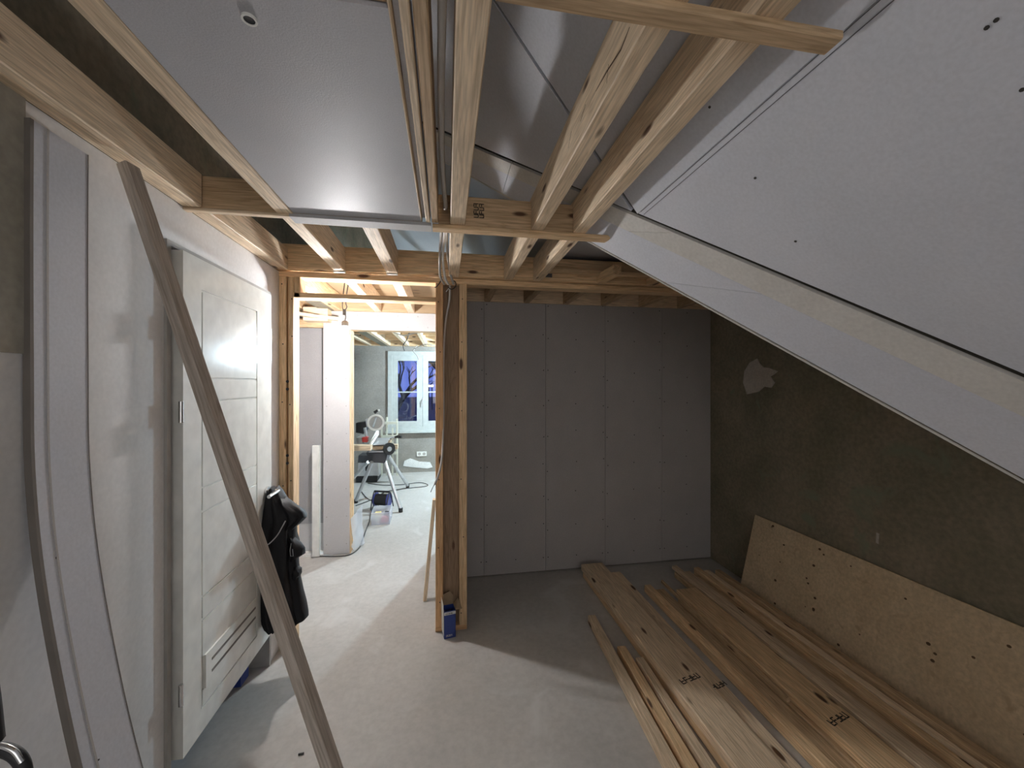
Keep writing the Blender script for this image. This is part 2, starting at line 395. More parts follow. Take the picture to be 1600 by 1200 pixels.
# rim beam, crossbeam blockings
timber('rim_beam', (WX, RIM + .022, 2.288), (RX, RIM + .022, 2.288), .044, .145, 'wood', ce)
for a, b in ((-.965, -.645), (-.585, -.10), (-.031, .017), (.078, .36), (.414, .548)):
    timber('blocking', (a, 1.662, 2.272), (b, 1.662, 2.272), .045, .124, 'wood_brown', ce)
timber('cross_batten', (WX, 1.648, 2.205), (-.60, 1.648, 2.205), .028, .012, 'wood_pale', ce)
timber('cross_batten', (-.055, 1.655, 2.200), (.715, 1.655, 2.200), .05, .018, 'wood', ce)
o = box('plasterboard_strip', 'board_white', ce, -.60, -.06, 1.634, 1.70, 2.199, 2.2125); tag(o, 'white plasterboard edge strip')
timber('cross_board', (.082, .633, 2.201), (.728, .633, 2.201), .040, .018, 'wood_brown', ce)
timber('blocking', (-.585, .665, 2.275), (-.10, .665, 2.275), .10, .11, 'wood_brown', ce)
o = box('ceiling_board', 'board_sheen', ce, -.583, -.100, .716, 1.632, 2.213, 2.226); tag(o, 'satin grey ceiling board')
box('ceiling_board', 'board', ce, -.094, -.062, -.4, 1.63, 2.228, 2.240)
# drying cracks on the side of the joist that faces the door
for seg in (((984, 42), (970, 78), (948, 112), (931, 143)), ((951, 100), (948, 130)), ((915, 163), (907, 190)), ((893, 205), (888, 232))):
    a_ = [at(u, v, X=.3595) for u, v in seg]; n_ = len(a_)
    pol = [p + Vector((0, 0, .0022 * math.sin(math.pi * i / (n_ - 1)) + .0002)) for i, p in enumerate(a_)] + [p - Vector((0, 0, .0022 * math.sin(math.pi * i / (n_ - 1)) + .0002)) for i, p in reversed(list(enumerate(a_)))]
    MB().prism(pol, (-.0006, 0, 0)).build('drying_crack', 'ink_brown', ce)
# joist end plates
for x in (-.615, -.318): box('end_plate', 'white_matt', ce, x - .032, x + .032, RIM - .02, RIM, 2.203, 2.212)
# niche: joists running back and pale rim
for x in (.30, .62, .95, 1.28, 1.62, 1.98): joist(x, x + .05, RIM + .05, NY, mat='wood_brown')
timber('rim_beam', (.13, NY - .012, 2.285), (RX, NY - .012, 2.285), .024, .15, 'wood_pale', ce)
# rim/joists behind the slope
timber('blocking', (.62, RIM - .03, 2.27), (1.6, RIM - .03, 2.27), .03, .03, 'wood', ce)
o = box('bracket', 'dark', ce, .63, .67, RIM - .012, RIM, 2.235, 2.29)
for x in (1.0, 1.35): timber('strut', (x, RIM, 2.24), (x + .02, RIM - .22, 2.24), .05, .06, 'wood', ce)
# hall + far joists, decking
for x in (-1.30, -.99): joist(x, x + .06, RIM + .05, 3.74, mat='wood')
for x in (-.645, -.35, -.02): joist(x, x + .062, RIM + .05, 3.74, mat='wood_pale')
for x0, x1 in ((-2.7, -1.5), (-1.5, -.93), (-.93, -.42), (-.42, .13)): box('deck_board', 'deck', ce, x0 + .002, x1 - .002, RIM + .05, 3.9, JT + .001, JT + .02)
for x0, x1 in ((.13, .85), (.85, 1.6), (1.6, RX)): box('deck_board', 'wood_brown', ce, x0 + .002, x1 - .002, RIM + .05, NY + .1, JT + .001, JT + .02)
timber('rim_beam', (-2.6, HY - .012, 2.28), (.13, HY - .012, 2.28), .024, .14, 'deck', ce)
for x in (-2.3, -1.65, -1.32, -1.0, -.69, -.38, -.06, .27, .6): joist(x, x + .055, HY + .15, FY, mat='wood_pale')
for y in (4.9, 5.7, 6.4): timber('blocking', (-2.6, y, 2.29), (2.4, y, 2.29), .03, .09, 'wood', ce)
timber('rim_beam', (-2.6, FY - .02, 2.27), (2.4, FY - .02, 2.27), .04, .12, 'wood', ce)
for a_, b_2 in ((-2.7, -1.9), (-1.898, -1.0), (.75, 1.6), (1.602, 2.5)): box('deck_board', 'deck', ce, a_, b_2, 3.902, FY, JT + .001, JT + .02)
timber('wall_plate', (-1.62, HY + .04, 2.10), (-1.06, HY + .04, 2.10), .06, .08, 'wood', ce)
timber('wall_plate', (-1.22, HY - .06, 2.16), (-1.02, HY - .06, 2.16), .12, .12, 'wood_pale', ce)
timber('wall_plate', (-1.95, HY - .5, 2.18), (-.95, HY - .06, 2.13), .05, .03, 'wood_pale', ce)

# roof lining: inclined plasterboards
TA = .839; X0, Z0 = .74, 2.215
def U(x, y, dz=0): return Vector((x, y, Z0 - (x - X0) * TA + dz))
def Gy(x): return 1.435 - (x - .74) * .823          # diagonal fold in plan
def Ey(x): return 1.744 - (x - .674) * .766         # free diagonal edge in plan
def Sp(x): return Vector((x, Ey(x), 2.21 - (x - .674) * .892))
def rpanel(pts, mat='board', name='roof_board'):
    return MB().prism(pts, (.0085, 0, .010)).build(name, mat, ce)
g = .004
XL = 3.0
o = rpanel([U(.7393, -1.5), U(.7393, Gy(.74) - .015), U(1.9, Gy(1.9) - .022), U(1.9, -1.5)]); tag(o, 'large grey inclined board')
rpanel([U(1.903, -1.5), U(1.903, Gy(1.9) - .006), U(2.32, Gy(2.32)), U(2.32, -1.5)])
rpanel([U(-1.0, -1.5), U(-1.0, .70), U(.14, 1.18 - .008), U(.7385, 1.425), U(.7385, -1.5)])
rpanel([U(-1.0, .71), U(-1.0, Gy(-1.0) - .05), U(.72, Gy(.72) - .012), U(.14, 1.184)])
# strip between fold and free edge, in boards
def off(p): return p
def q_(x, f): return U(x, Gy(x)).lerp(Sp(x * .97), f)
def strip(xa, xb, f0=0.0, f1=1.0, mat='board', nm='valley_board', sa=0.0, sb=0.0):
    # sa, sb: how far each end joint runs back between the two long edges
    return rpanel([q_(xa + sa * f0, f0), q_(xa + sa * f1, f1), q_(xb + sb * f1, f1), q_(xb + sb * f0, f0)], mat, nm)
NJ = .985
SH = -.28
for xa, xb, a_, b_2 in ((-1.0, -.2, 0, 0), (-.198, .30, 0, 0), (.302, .858, 0, SH), (.860, 1.9, SH, 0)): strip(xa, xb, .03, .36, 'board_warm', 'valley_strip', a_, b_2)
for xa, xb, a_, b_2 in ((-1.0, -.2, 0, 0), (-.198, .30, 0, 0), (.302, 1.225, 0, SH), (1.2272, 1.9, SH, 0)): strip(xa, xb, .361, .975, 'board', 'valley_board', a_, b_2)
# pale edge bead along the free edge
def q_(x, f): return U(x, Gy(x)).lerp(Sp(x * .97), f)
MB().tube([q_(-1.0, 1.02) + Vector((0, 0, .004)), q_(1.9, 1.02) + Vector((0, 0, .004))], .0045, 6).build('edge_bead', 'ply_edge', ce)
MB().tube([U(-.9, Gy(-.9)) + Vector((.02, .02, .012)), U(1.9, Gy(1.9)) + Vector((.02, .02, .012))], .02, 6).build('valley_batten', 'seam', ce)
MB().prism([U(-1, .68, .02), U(-1, .74, .02), U(.74, 1.46, .02), U(.74, 1.40, .02)], (.003, 0, .003)).build('joint_backing', 'seam', ce)
# pencilled taped joint
for dx, s_ in ((-.002, 1), (.010, 1)):
    MB().tube([U(.742 + dx, .2, -.0012), U(.742 + dx, 1.40, -.0012)], .0012, 4).build('joint_line', 'pencil', ce)
m = MB()
for u, v in ((1243,377),(1180,278),(1109,167),(1557,31),(1542,43),(1597,140)):
    d = ray(u, v); t = (Z0 + X0 * TA - CAMZ) / (d.z + TA * d.x); p = Vector((0, 0, CAMZ)) + d * t
    m.disc(p - Vector((.0, 0, .0)), (-.64, 0, -.77), .0036 if u < 1300 else .0034, .0015, 8)
tag(m.build('screw_heads', 'screw', ce), kind='stuff')
# outer roof deck closing the attic
MB().prism([U(-1.2, -1.6, .2), U(-1.2, NY, .2), U(1.2, NY, .2) , U(2.6, NY, .2), U(2.6, -1.6, .2)], (.02, 0, .03)).build('roof_deck', 'wood_brown', ce) if 0 else None
aw = MB().box(-1.1, RX, FY + .02, FY + .1, JT + .02, 4.2); awo = aw.build('attic_gable', 'board', ce)
MB().box(-1.25, RX + .1, -1.6, 7.3, 4.15, 4.2).build('attic_top', 'concrete', ce)
for x in (-.5, -.3, -.1, .35): box('gable_joint', 'seam', ce, x - .006, x + .006, FY + .01, FY + .022, JT + .02, 3.9)
# downlight ring
dl = empty('downlight_ring', (-.352, .778, 2.209), label='small round white-rimmed downlight hole in the satin ceiling board', cat='light fitting')
MB().loft([[Vector((-.352 + r * math.cos(2*math.pi*k/20), .778 + r * math.sin(2*math.pi*k/20), z)) for k in range(20)] for r, z in ((.0135, 2.213), (.013, 2.2095), (.0095, 2.2095), (.0095, 2.213))], False).build('rim', 'white_matt', dl, True)
MB().disc((-.352, .778, 2.211), (0, 0, 1), .0095, .002, 20).build('socket_hole', 'black', dl)

# ------------------------------------------------ hall and far room
wh = empty('wall_hall', (0, HY, 0), label='white plasterboarded wall across the hall with a tall opening', kind='structure')
box('plasterboard_panel', 'board_white', wh, -1.09, -.868, HY, HY + .013, .01, 2.22)
for a, b in ((-.868, -.40), (-.398, .12)): box('plasterboard_panel', 'board_white', wh, a, b, HY, HY + .013, 2.045, 2.22)
for x, y in ((-.885, HY + .05), (-.885, HY + .13)): timber('stud', (x, y, 0), (x, y, 2.2), .06, .045, 'wood', wh, up=(1, 0, 0))
box('end_board', 'board_white', wh, -.905, -.872, HY + .165, HY + .178, 0, 2.2)
timber('lintel', (-.9, HY + .09, 2.07), (.12, HY + .09, 2.07), .13, .045, 'wood', wh)
m = MB()
for x in (-1.06, -.895):
    for i in range(9): m.disc((x + rr.uniform(-.006, .006), HY, .1 + i * .25), (0, -1, 0), .005, .0015, 6)
for i in range(9): m.disc((-.8 + i * .09, HY, 2.08 if i % 2 else 2.18), (0, -1, 0), .005, .0015, 6)
tag(m.build('screw_heads', 'screw_far', wh), kind='stuff')
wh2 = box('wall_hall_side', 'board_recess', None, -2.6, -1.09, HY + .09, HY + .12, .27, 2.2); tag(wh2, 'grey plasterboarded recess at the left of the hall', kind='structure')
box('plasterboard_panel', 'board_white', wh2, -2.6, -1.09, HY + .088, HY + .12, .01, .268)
m = MB()
for x in (-1.36, -1.2):
    for i in range(8):
        for dx in (-.018, .018): m.disc((x + dx, HY + .09, .35 + i * .25), (0, -1, 0), .004, .0015, 6)
tag(m.build('screw_heads', 'screw_far', wh2), kind='stuff')
o = box('wall_hall_end', 'board_white', None, -2.7, -2.6, PY, FY, 0, 3); tag(o, kind='structure')
rd = MB()
rd.prism([(-1.2, -1.7, 3.98), (.72, -1.7, 2.40), (.72, 7.3, 2.40), (-1.2, 7.3, 3.98)], (.03, 0, .04)); rd.build('roof_deck', 'board', ce)
box('side_ceiling', 'concrete', ce, -1.7, -1.05, -1.7, PY + .05, 2.4, 2.44)
box('roof_deck', 'board', ce, .70, 3.3, -1.7, 7.3, 2.40, 2.46)
wls = box('wall_eaves', 'concrete', None, RX + .0, 3.3, -1.62, -1.6, 0, 2.5) if 0 else None
o = box('wall_hall_back', 'board', None, -2.6, WX - .12, PY, PY + .05, 0, 2.3); tag(o, kind='structure')
o = box('wall_middle', 'board_white', None, .12, 2.5, HY, HY + .15, 0, 2.4); tag(o, kind='structure')
o = box('wall_far_right', 'concrete_far', None, 2.4, 2.5, HY, FY, 0, 2.4); tag(o, kind='structure')
o = box('sill_strip', 'filler_white', wh2, -1.9, -1.09, HY - .0, HY + .088, 0, .02)
wf = MB(); WX0, WX1, WZ0, WZ1 = -.965, .15, .765, 2.10
wf.box(-2.6, WX0, FY, FY + .2, 0, 2.4); wf.box(WX1, 2.5, FY, FY + .2, 0, 2.4); wf.box(WX0, WX1, FY, FY + .2, 0, WZ0); wf.box(WX0, WX1, FY, FY + .2, WZ1, 2.4)
wfo = wf.build('wall_far', 'concrete_far'); tag(wfo, 'grey rendered wall of the far room around the window', kind='structure')
pts = [at(u, v, Y=FY - .001) for u, v in ((630,728),(632,720),(641,716),(655,721),(672,722),(676,730),(668,732),(645,730))]
MB().prism(pts, (0, -.006, 0)).build('filler_patch', 'filler_white', wfo)
# window
wi = empty('window_1', (-.42, FY, WZ0), label='white two-sash window with glazing bars and dusk outside', kind='structure')
def frame(x0, x1, z0, z1, t, y0, y1, mat, parent, name):
    return MB().box(x0, x0+t, y0, y1, z0, z1).box(x1-t, x1, y0, y1, z0, z1).box(x0+t, x1-t, y0, y1, z0, z0+t).box(x0+t, x1-t, y0, y1, z1-t, z1).build(name, mat, parent)
frame(WX0 - .03, WX1 + .03, WZ0 - .03, WZ1 + .02, .07, FY - .03, FY + .02, 'sash_white', wi, 'window_frame')
xm = (WX0 + WX1) / 2
for a, b in ((WX0 + .04, xm - .002), (xm + .002, WX1 - .04)):
    sa = frame(a, b, WZ0 + .04, WZ1 - .05, .095, FY - .02, FY + .03, 'sash_white', wi, 'sash')
    box('glazing_bar', 'sash_white', sa, a + .095, b - .095, FY - .012, FY + .02, 1.398, 1.418)
    box('pane', 'glass', sa, a + .095, b - .095, FY + .003, FY + .007, WZ0 + .135, 1.398); box('pane', 'glass', sa, a + .095, b - .095, FY + .003, FY + .007, 1.418, WZ1 - .145)
h = MB().box(xm - .012, xm + .012, FY - .028, FY - .02, 1.22, 1.30).tube([(xm, FY - .03, 1.27), (xm, FY - .055, 1.27), (xm, FY - .055, 1.17)], .008, 6).build('window_handle', 'alu', wi)
box('window_sill', 'sash_white', wi, WX0 - .06, WX1 + .06, FY - .09, FY - .03, WZ0 - .065, WZ0 - .03)
# outside: ground, tree, lamps
o = MB().box(-20, 20, FY + .3, 60, -.5, -.4).build('ground_outside', 'ground'); tag(o, kind='structure')
def tree(x, y, h, seed, label):
    r = random.Random(seed); m = MB()
    def br(p, d, L, rad, dep):
        q = p + d * L; mid = p.lerp(q, .5) + Vector((r.uniform(-.05, .05), 0, r.uniform(-.05, .05))) * L
        m.tube([p, mid, q], [rad, rad * .85, rad * .65], 5)
        if dep:
            for k in range(3): br(p.lerp(q, r.uniform(.5, 1)), (d + Vector((r.uniform(-.9, .9), r.uniform(-.5, .5), r.uniform(-.2, .5)))).normalized(), L * r.uniform(.55, .75), rad * .55, dep - 1)
    br(Vector((x, y, -.45)), Vector((0, 0, 1)), h, .16, 5)
    tag(m.build('bare_tree', 'bark'), label, 'tree')
tree(-1.5, 11, 1.6, 4, 'bare dark tree outside the left window sash'); tree(.02, 12, 1.8, 9, 'bare dark tree outside the right window sash')
for u, v in ((670, 604), (675, 604)):
    p = at(u, v, Y=30); t = empty('street_lamp', (p.x, p.y, -.4), label='small distant street lamp outside the right sash' + (', left of the two' if u == 670 else ', right of the two'), cat='lamp')
    MB().tube([(p.x, p.y, -.4), (p.x, p.y, p.z)], .04, 6).build('pole', 'bark', t); MB().box(p.x-.08, p.x+.08, p.y-.08, p.y+.08, p.z, p.z+.12).build('lamp_head', 'lampglow', t)
# socket outlet on far wall
so = empty('wall_socket', (0, FY, .6), label='white double socket outlet on the far wall below the window', cat='socket')
p = at(659, 709, Y=FY); so_b = box('plate', 'white_matt', so, p.x - .085, p.x + .085, FY - .015, FY, p.z - .04, p.z + .04)
for dx in (-.04, .04): MB().disc((p.x + dx, FY - .016, p.z), (0, 1, 0), .026, .002, 14).build('outlet_well', 'frame_grey', so)

# ------------------------------------------------ door in the left wall
dr = empty('door_1', (WX, 1.6, 0), label='white glossy panel door with a vent grille at the foot', kind='structure')
FXc = -.955
fm = MB()
fm.box(WX - .1, FXc, 1.535, 1.556, 0, 2.055); fm.box(WX - .1, FXc - .015, 1.556, 1.568, 0, 2.045)
fm.box(WX - .1, FXc, 2.335, 2.352, 0, 2.055)
fm.box(WX - .1, FXc, 1.556, 2.335, 2.037, 2.055)
fm.build('door_frame', 'frame_grey', dr)
LX = -.93; LY0, LY1, LZ0, LZ1 = 1.577, 2.295, .205, 2.03
gr = .005
# leaf face as panels separated by shallow grooves
lm = MB(); lm.box(LX - .04, LX - gr, LY0, LY1, LZ0, LZ1)
leaf = lm.build('door_leaf', 'white', dr)
zs = [.297, .637, .726, 1.055, 1.149, 1.483, 1.572, 1.909]; ya, yb = 1.688, 2.13; gw = .0042
fm = MB(); fm.box(LX - gr, LX, LY0, ya - gw, LZ0, LZ1); fm.box(LX - gr, LX, yb + gw, LY1, LZ0, LZ1)
fm.box(LX - gr, LX, ya - gw, yb + gw, LZ0, zs[0] - gw); fm.box(LX - gr, LX, ya - gw, yb + gw, zs[-1] + gw, LZ1)
fm.build('stile_and_rail_face', 'white', leaf)
for a, b in zip(zs[:-1], zs[1:]):
    if a == zs[0]:
        MB().box(LX - gr, LX, ya + gw, yb - gw, a + gw, .364).box(LX - gr, LX, ya + gw, yb - gw, .494, b - gw).build('panel_field', 'white', leaf); continue
    box('panel_field', 'white', leaf, LX - gr, LX, ya + gw, yb - gw, a + gw, b - gw)
vg = MB(); vg.box(LX - gr, LX + .007, ya + .012, yb - .002, .364, .494).build('vent_grille', 'white', leaf)
for z in (.405, .452): box('vent_slot', 'groove', leaf, LX + .0065, LX + .0085, ya + .05, yb - .03, z - .005, z + .005)
for z in (1.74, 1.45, .44): MB().tube([(LX - .002, LY0 - .008, z - .038), (LX - .002, LY0 - .008, z + .038)], .0075, 10).build('hinge', 'chrome', dr, True)
hd = MB().disc((LX, 2.24, .985), (1, 0, 0), .026, .008, 16).tube(spline([(LX + .005, 2.24, .985), (LX + .045, 2.24, .985), (LX + .055, 2.235, .985), (LX + .055, 2.13, .985)], 4), .0095, 8)
tag(hd.build('door_handle', 'chrome', dr, True), 'chrome lever handle')
o = box('threshold_block', 'blue', dr, WX - .14, WX - .07, 2.20, 2.28, 0, .06); tag(o, 'blue foam block under the door')
wq = box('wall_behind_door', 'concrete', None, -1.62, -1.55, -1.6, PY, 0, 2.4); tag(wq, kind='structure')

# ================================================================== THINGS
# hanging bulb
tb = empty('light_bulb', BULB, label='bright bare light bulb hanging on a short wire in the hall', cat='light bulb')
bx, by, bz = BULB
def lathe(c, prof, seg=20): return [[Vector((c[0] + r * math.cos(2*math.pi*k/seg), c[1] + r * math.sin(2*math.pi*k/seg), c[2] + z)) for k in range(seg)] for r, z in prof]
gb = MB().loft(lathe((bx, by, bz), [(.004, -.036), (.016, -.034), (.028, -.023), (.034, -.004), (.032, .012), (.024, .030), (.017, .046)])).build('glass_bulb', 'bulb_glow', tb, True)
gb.visible_shadow = True
MB().loft(lathe((bx, by, bz), [(.020, .048), (.020, .085), (.023, .087), (.023, .115), (.012, .125)])).build('lamp_socket', 'frame_grey', tb, True)
MB().tube(spline([(bx, by, bz + .122), (bx + .004, by, bz + .16), (bx - .012, by, bz + .20), (bx - .02, by + .01, bz + .25), (bx - .004, by + .02, 2.3), (bx - .002, by + .02, 2.345)]), .0035, 6).build('wire', 'dark', tb, True)
MB().tube(spline([(bx - .012, by, bz + .19), (bx + .012, by, bz + .22), (bx + .006, by, bz + .27), (bx + .03, by + .02, 2.345)]), .0035, 6).build('wire', 'dark', tb, True)
MB().box(bx - .014, bx + .006, by - .008, by + .008, bz + .165, bz + .205).build('connector', 'dark', tb)

# leaning slat
tag(timber('leaning_slat', (-.13, 1.085, .003), (-.925, 1.325, 2.192), .045, .032, 'wood_grey', None, up=(1, -.2, .4)), 'thin grey-brown timber slat leaning diagonally across the door, floor to ceiling', 'slat')
# bowed plasterboard strip leaning on the wall
st = empty('plasterboard_offcut', (-.85, 1.15, 0), label='long bowed grey plasterboard offcut leaning on the left wall', cat='plasterboard')
prof = spline([(-.948, 0, 2.165), (-.949, 0, 1.9), (-.948, 0, 1.6), (-.945, 0, 1.35), (-.925, 0, 1.1), (-.88, 0, .8), (-.82, 0, .5), (-.70, 0, .01)], 5)
Y0, Y1 = 1.075, 1.222
def stripm(ya, yb, dx, th, nm, mt, par):
    m = MB(); m.loft([[Vector((p.x + dx, ya, p.z)), Vector((p.x + dx, yb, p.z)), Vector((p.x + dx - th, yb, p.z - .001)), Vector((p.x + dx - th, ya, p.z - .001))] for p in prof])
    return m.build(nm, mt, par)
stripm(Y0, Y1, 0, .0125, 'core_board', 'board', st)
stripm(Y0 - .001, Y0 + .007, .0015, .015, 'paper_edge', 'groove', st); stripm(Y1 - .0005, Y1 + .002, .001, .0145, 'paper_edge', 'groove', st)
stripm(Y0 + .038, Y0 + .043, .0012, .002, 'paper_fold', 'board_grey', st)
for z, yy in ((1.13, 1.115), (.62, 1.12)):
    px = min(prof, key=lambda p: abs(p.z - z)).x; MB().disc((px, yy, z), (1, 0, 0), .004, .003, 8).build('screw_head', 'screw', st)
# dark object bottom left
th_ = empty('tool_handle', (-.55, .36, .6), label='black curved handle with chrome edge at the bottom left corner', cat='handle')
pts = [at(u, v, Y=.36) for u, v in ((-70, 1200), (-35, 1176), (-5, 1170), (22, 1178), (36, 1196), (40, 1225))]
MB().tube(spline(pts, 6), .0045, 10).build('grip', 'black', th_, True)
MB().tube(spline([p + Vector((.001, -.002, .0045)) for p in pts[:5]], 6), .002, 8).build('chrome_band', 'chrome', th_, True)
pts = [at(u, v, Y=.36) for u, v in ((-52, 900), (-40, 970), (-20, 1070), (-12, 1160))]
MB().tube(spline(pts, 4), [.004 + .0002 * i for i in range(13)], 8).build('dark_strap', 'black', th_, True)

# jacket on the door handle
jk = empty('black_jacket', (-.87, 2.27, .2), label='black hooded work jacket with grey piping hanging on the door handle', cat='jacket')
sil = [(762, 422, 434), (768, 419, 440), (778, 416, 447), (792, 413, 457), (806, 411, 466), (822, 408, 462), (838, 405, 462), (852, 405, 466), (868, 406, 465), (885, 407, 466), (905, 408, 469), (925, 411, 473), (945, 416, 478), (956, 420, 480), (962, 428, 481), (966, 438, 481)]
def lump(sil, yc, dep, n, seed, nm, amp=.012):
    rings = []
    for i, (v, a, b) in enumerate(sil):
        A = at(a, v, Y=yc); B = at(b, v, Y=yc); c = (A + B) / 2; hw = (B - A).length / 2; r = []
        tt = i / (len(sil) - 1)
        for k in range(n):
            th = 2 * math.pi * k / n
            fold = 1 + .13 * math.sin(5 * th + seed + tt * 2.2) * min(1, tt * 3) + .09 * math.sin(9 * th + tt * 7 + seed)
            r.append(Vector((c.x + math.cos(th) * hw * (1 if abs(math.cos(th)) > .9 else fold), c.y + math.sin(th) * dep * (.5 + .5 * min(1, tt * 4)) * fold, c.z + .006 * math.sin(3 * th + i))))
        rings.append(r)
    return MB().loft(rings).build(nm, 'jacket', jk, True)
lump(sil, 2.26, .085, 40, 0, 'body')
lump([(778, 436, 446), (786, 438, 456), (794, 442, 468), (801, 446, 476), (808, 446, 479), (816, 447, 470), (824, 448, 460)], 2.235, .05, 28, 2, 'hood')
lump([(840, 452, 458), (850, 454, 470), (857, 455, 476), (866, 455, 475), (872, 455, 464)], 2.24, .035, 20, 3, 'cuff')
lump([(850, 404, 420), (880, 404, 424), (910, 405, 426), (940, 407, 428), (965, 409, 429), (980, 416, 430), (985, 422, 430)], 2.20, .04, 24, 1, 'sleeve')
lump([(886, 458, 466), (890, 458, 471), (896, 458, 471), (902, 458, 468)], 2.24, .03, 16, 5, 'pocket_flap')
pts = [at(u, v, Y=2.165) for u, v in ((410, 855), (420, 850), (432, 838), (440, 825), (446, 814))]
MB().tube(spline(pts, 5), .0032, 6).build('piping', 'piping', jk, True)
pts = [at(u, v, Y=2.16) for u, v in ((455, 849), (453, 860), (454, 869), (458, 869), (457, 858))]
MB().tube(pts, .0016, 5).build('zip_pull', 'piping', jk)
# ------------------------------------------------ timber lying on the floor
def plank(x0, x1, y0, y1, z0, z1, label, mat='wood_pale', x0n=None, group=None):
    dx = (x0n - x0) if x0n is not None else 0
    # y1 far end, y0 near end; (x0n: left side at the near end)
    o = timber('timber_plank', ((x0+x1)/2, y1, (z0+z1)/2), ((x0+x1)/2 + dx, y0, (z0+z1)/2), x1 - x0, z1 - z0, mat, None)
    return tag(o, label, 'timber', group or 'timber lengths stacked on the floor')
plank(1.07, 1.250, .35, 3.00, .0545, .102, 'wide pale plank on top of the left floor pile, with a stamped mark', 'wood_pale', 1.09)
plank(1.08, 1.24, .32, 2.985, .003, .050, 'lower plank directly beneath the wide stamped plank', 'wood', 1.10)
plank(1.268, 1.372, .3, 2.93, .003, .052, 'lower pale plank just right of the wide stamped plank', 'wood_pale', 1.268)
plank(.905, .955, .3, 2.41, .003, .052, 'leftmost single slat of the floor timber', 'wood_pale', .80)
plank(.965, 1.015, .3, 2.10, .003, .050, 'second slat from the left in the floor timber', 'wood', .87)
plank(1.022, 1.066, .3, 1.99, .003, .055, 'short-reaching slat tight against the left plank pile', 'wood_pale', .955)
plank(1.455, 1.505, .3, 2.70, .003, .055, 'thin slat at the left of the middle timber group', 'wood', 1.458)
plank(1.518, 1.588, .3, 2.66, .003, .036, 'low board between thin slat and dark gap', 'wood_brown', 1.516)
plank(1.62, 1.78, .3, 2.55, .045, .085, 'wide brown plank with a stamp, on the middle pile', 'wood', 1.60)
plank(1.60, 1.77, .28, 2.50, .003, .043, 'plank lying beneath the wide brown stamped plank', 'wood_brown', 1.58)
plank(1.59, 1.615, .3, 2.74, .05, .08, 'dark-edged batten left of the wide brown plank', 'wood_brown', 1.575) if 0 else None
xs = 1.80
bl = ['first narrow batten right of the wide brown plank', 'second narrow batten right of the wide brown plank', 'third narrow batten right of the wide brown plank', 'narrow batten in the middle of the thin batten row', 'narrow batten second from the leaning sheet', 'narrow batten nearest the leaning wooden sheet']
for i, lb in enumerate(bl):
    w_ = .044; plank(xs, xs + w_, .25 + .03 * i, 2.86 - .05 * (i % 3), .003, .050 + .022 * (i % 2) + (.018 if i > 3 else 0), lb, ('wood_brown', 'wood_pale', 'wood_brown', 'wood', 'wood_pale', 'wood_brown')[i], xs - .01)
    xs += .0572
plank(1.803, 1.845, .9, 2.90, .0535, .080, 'batten lying on top of the batten right of the wide brown plank', 'wood_pale', 1.795)
plank(1.600, 1.617, 1.6, 2.72, .046, .070, 'narrow strip on edge at the left side of the wide brown plank', 'wood_brown', 1.585)
# stamps on two planks
pw = [o for o in COL.objects if o.get('label', '').startswith('wide pale plank')][0]
scribble(pw, (1.13, 1.72, .1023), (1, .25, 0), (-.2, 1, 0), 5, .028, nrm=(0, 0, 1))
pw = [o for o in COL.objects if o.get('label', '').startswith('lower pale plank')][0]
scribble(pw, (1.30, 1.72, .0523), (1, .25, 0), (-.2, 1, 0), 4, .026, nrm=(0, 0, 1))
pw = [o for o in COL.objects if o.get('label', '').startswith('wide brown plank')][0]
scribble(pw, (1.64, 1.42, .0853), (1, .25, 0), (-.2, 1, 0), 5, .028, nrm=(0, 0, 1))
# stamps on joist blocking
scribble(ce, (.115, 1.638, 2.305), (0, 0, -1), (1, 0, 0), 4, .018, name='stamp', nrm=(0, -1, 0))
scribble(ce, (.138, 1.638, 2.305), (0, 0, -1), (1, 0, 0), 4, .018, name='stamp', nrm=(0, -1, 0))
scribble(ce, (.97, NY - .0245, 2.27), (1, 0, 0), (0, 0, 1), 3, .03, name='stamp', nrm=(0, -1, 0))
# leaning sheet
sh = empty('wooden_sheet', (2.25, 1.4, 0), label='long knotty wooden sheet leaning on edge against the right wall', cat='board')
A = Vector((2.185, 2.62, .004)); B = Vector((2.300, 2.60, .565)); L = Vector((0, -2.45, 0))
th = Vector((-.008, 0, .0016)) * 1.8
MB().prism([A, B, B + L, A + L], -th).build('sheet', 'sheet', sh)
m = MB(); r = random.Random(11)
for i in range(46):
    s, t = r.uniform(.03, .97), r.uniform(.05, .97); c = A + (B - A) * t + L * s
    nx = Vector((-.98, 0, .2)); n = 8; ra = r.uniform(.004, .010)
    pts = [c + Vector((0, math.cos(a) * ra, 0)) + (B - A).normalized() * math.sin(a) * ra * .8 for a in [2*math.pi*k/n for k in range(n)]]
    m.prism(pts, nx * .0006)
tag(m.build('knots', 'ink_brown', sh), kind='stuff')

tag(MB().tube([at(466, 1179, Z=.005), at(475, 1177, Z=.005)], .004, 6).build('cable_offcut', 'cable_black'), 'tiny dark cable offcut on the floor between the slat and the timber', 'cable')
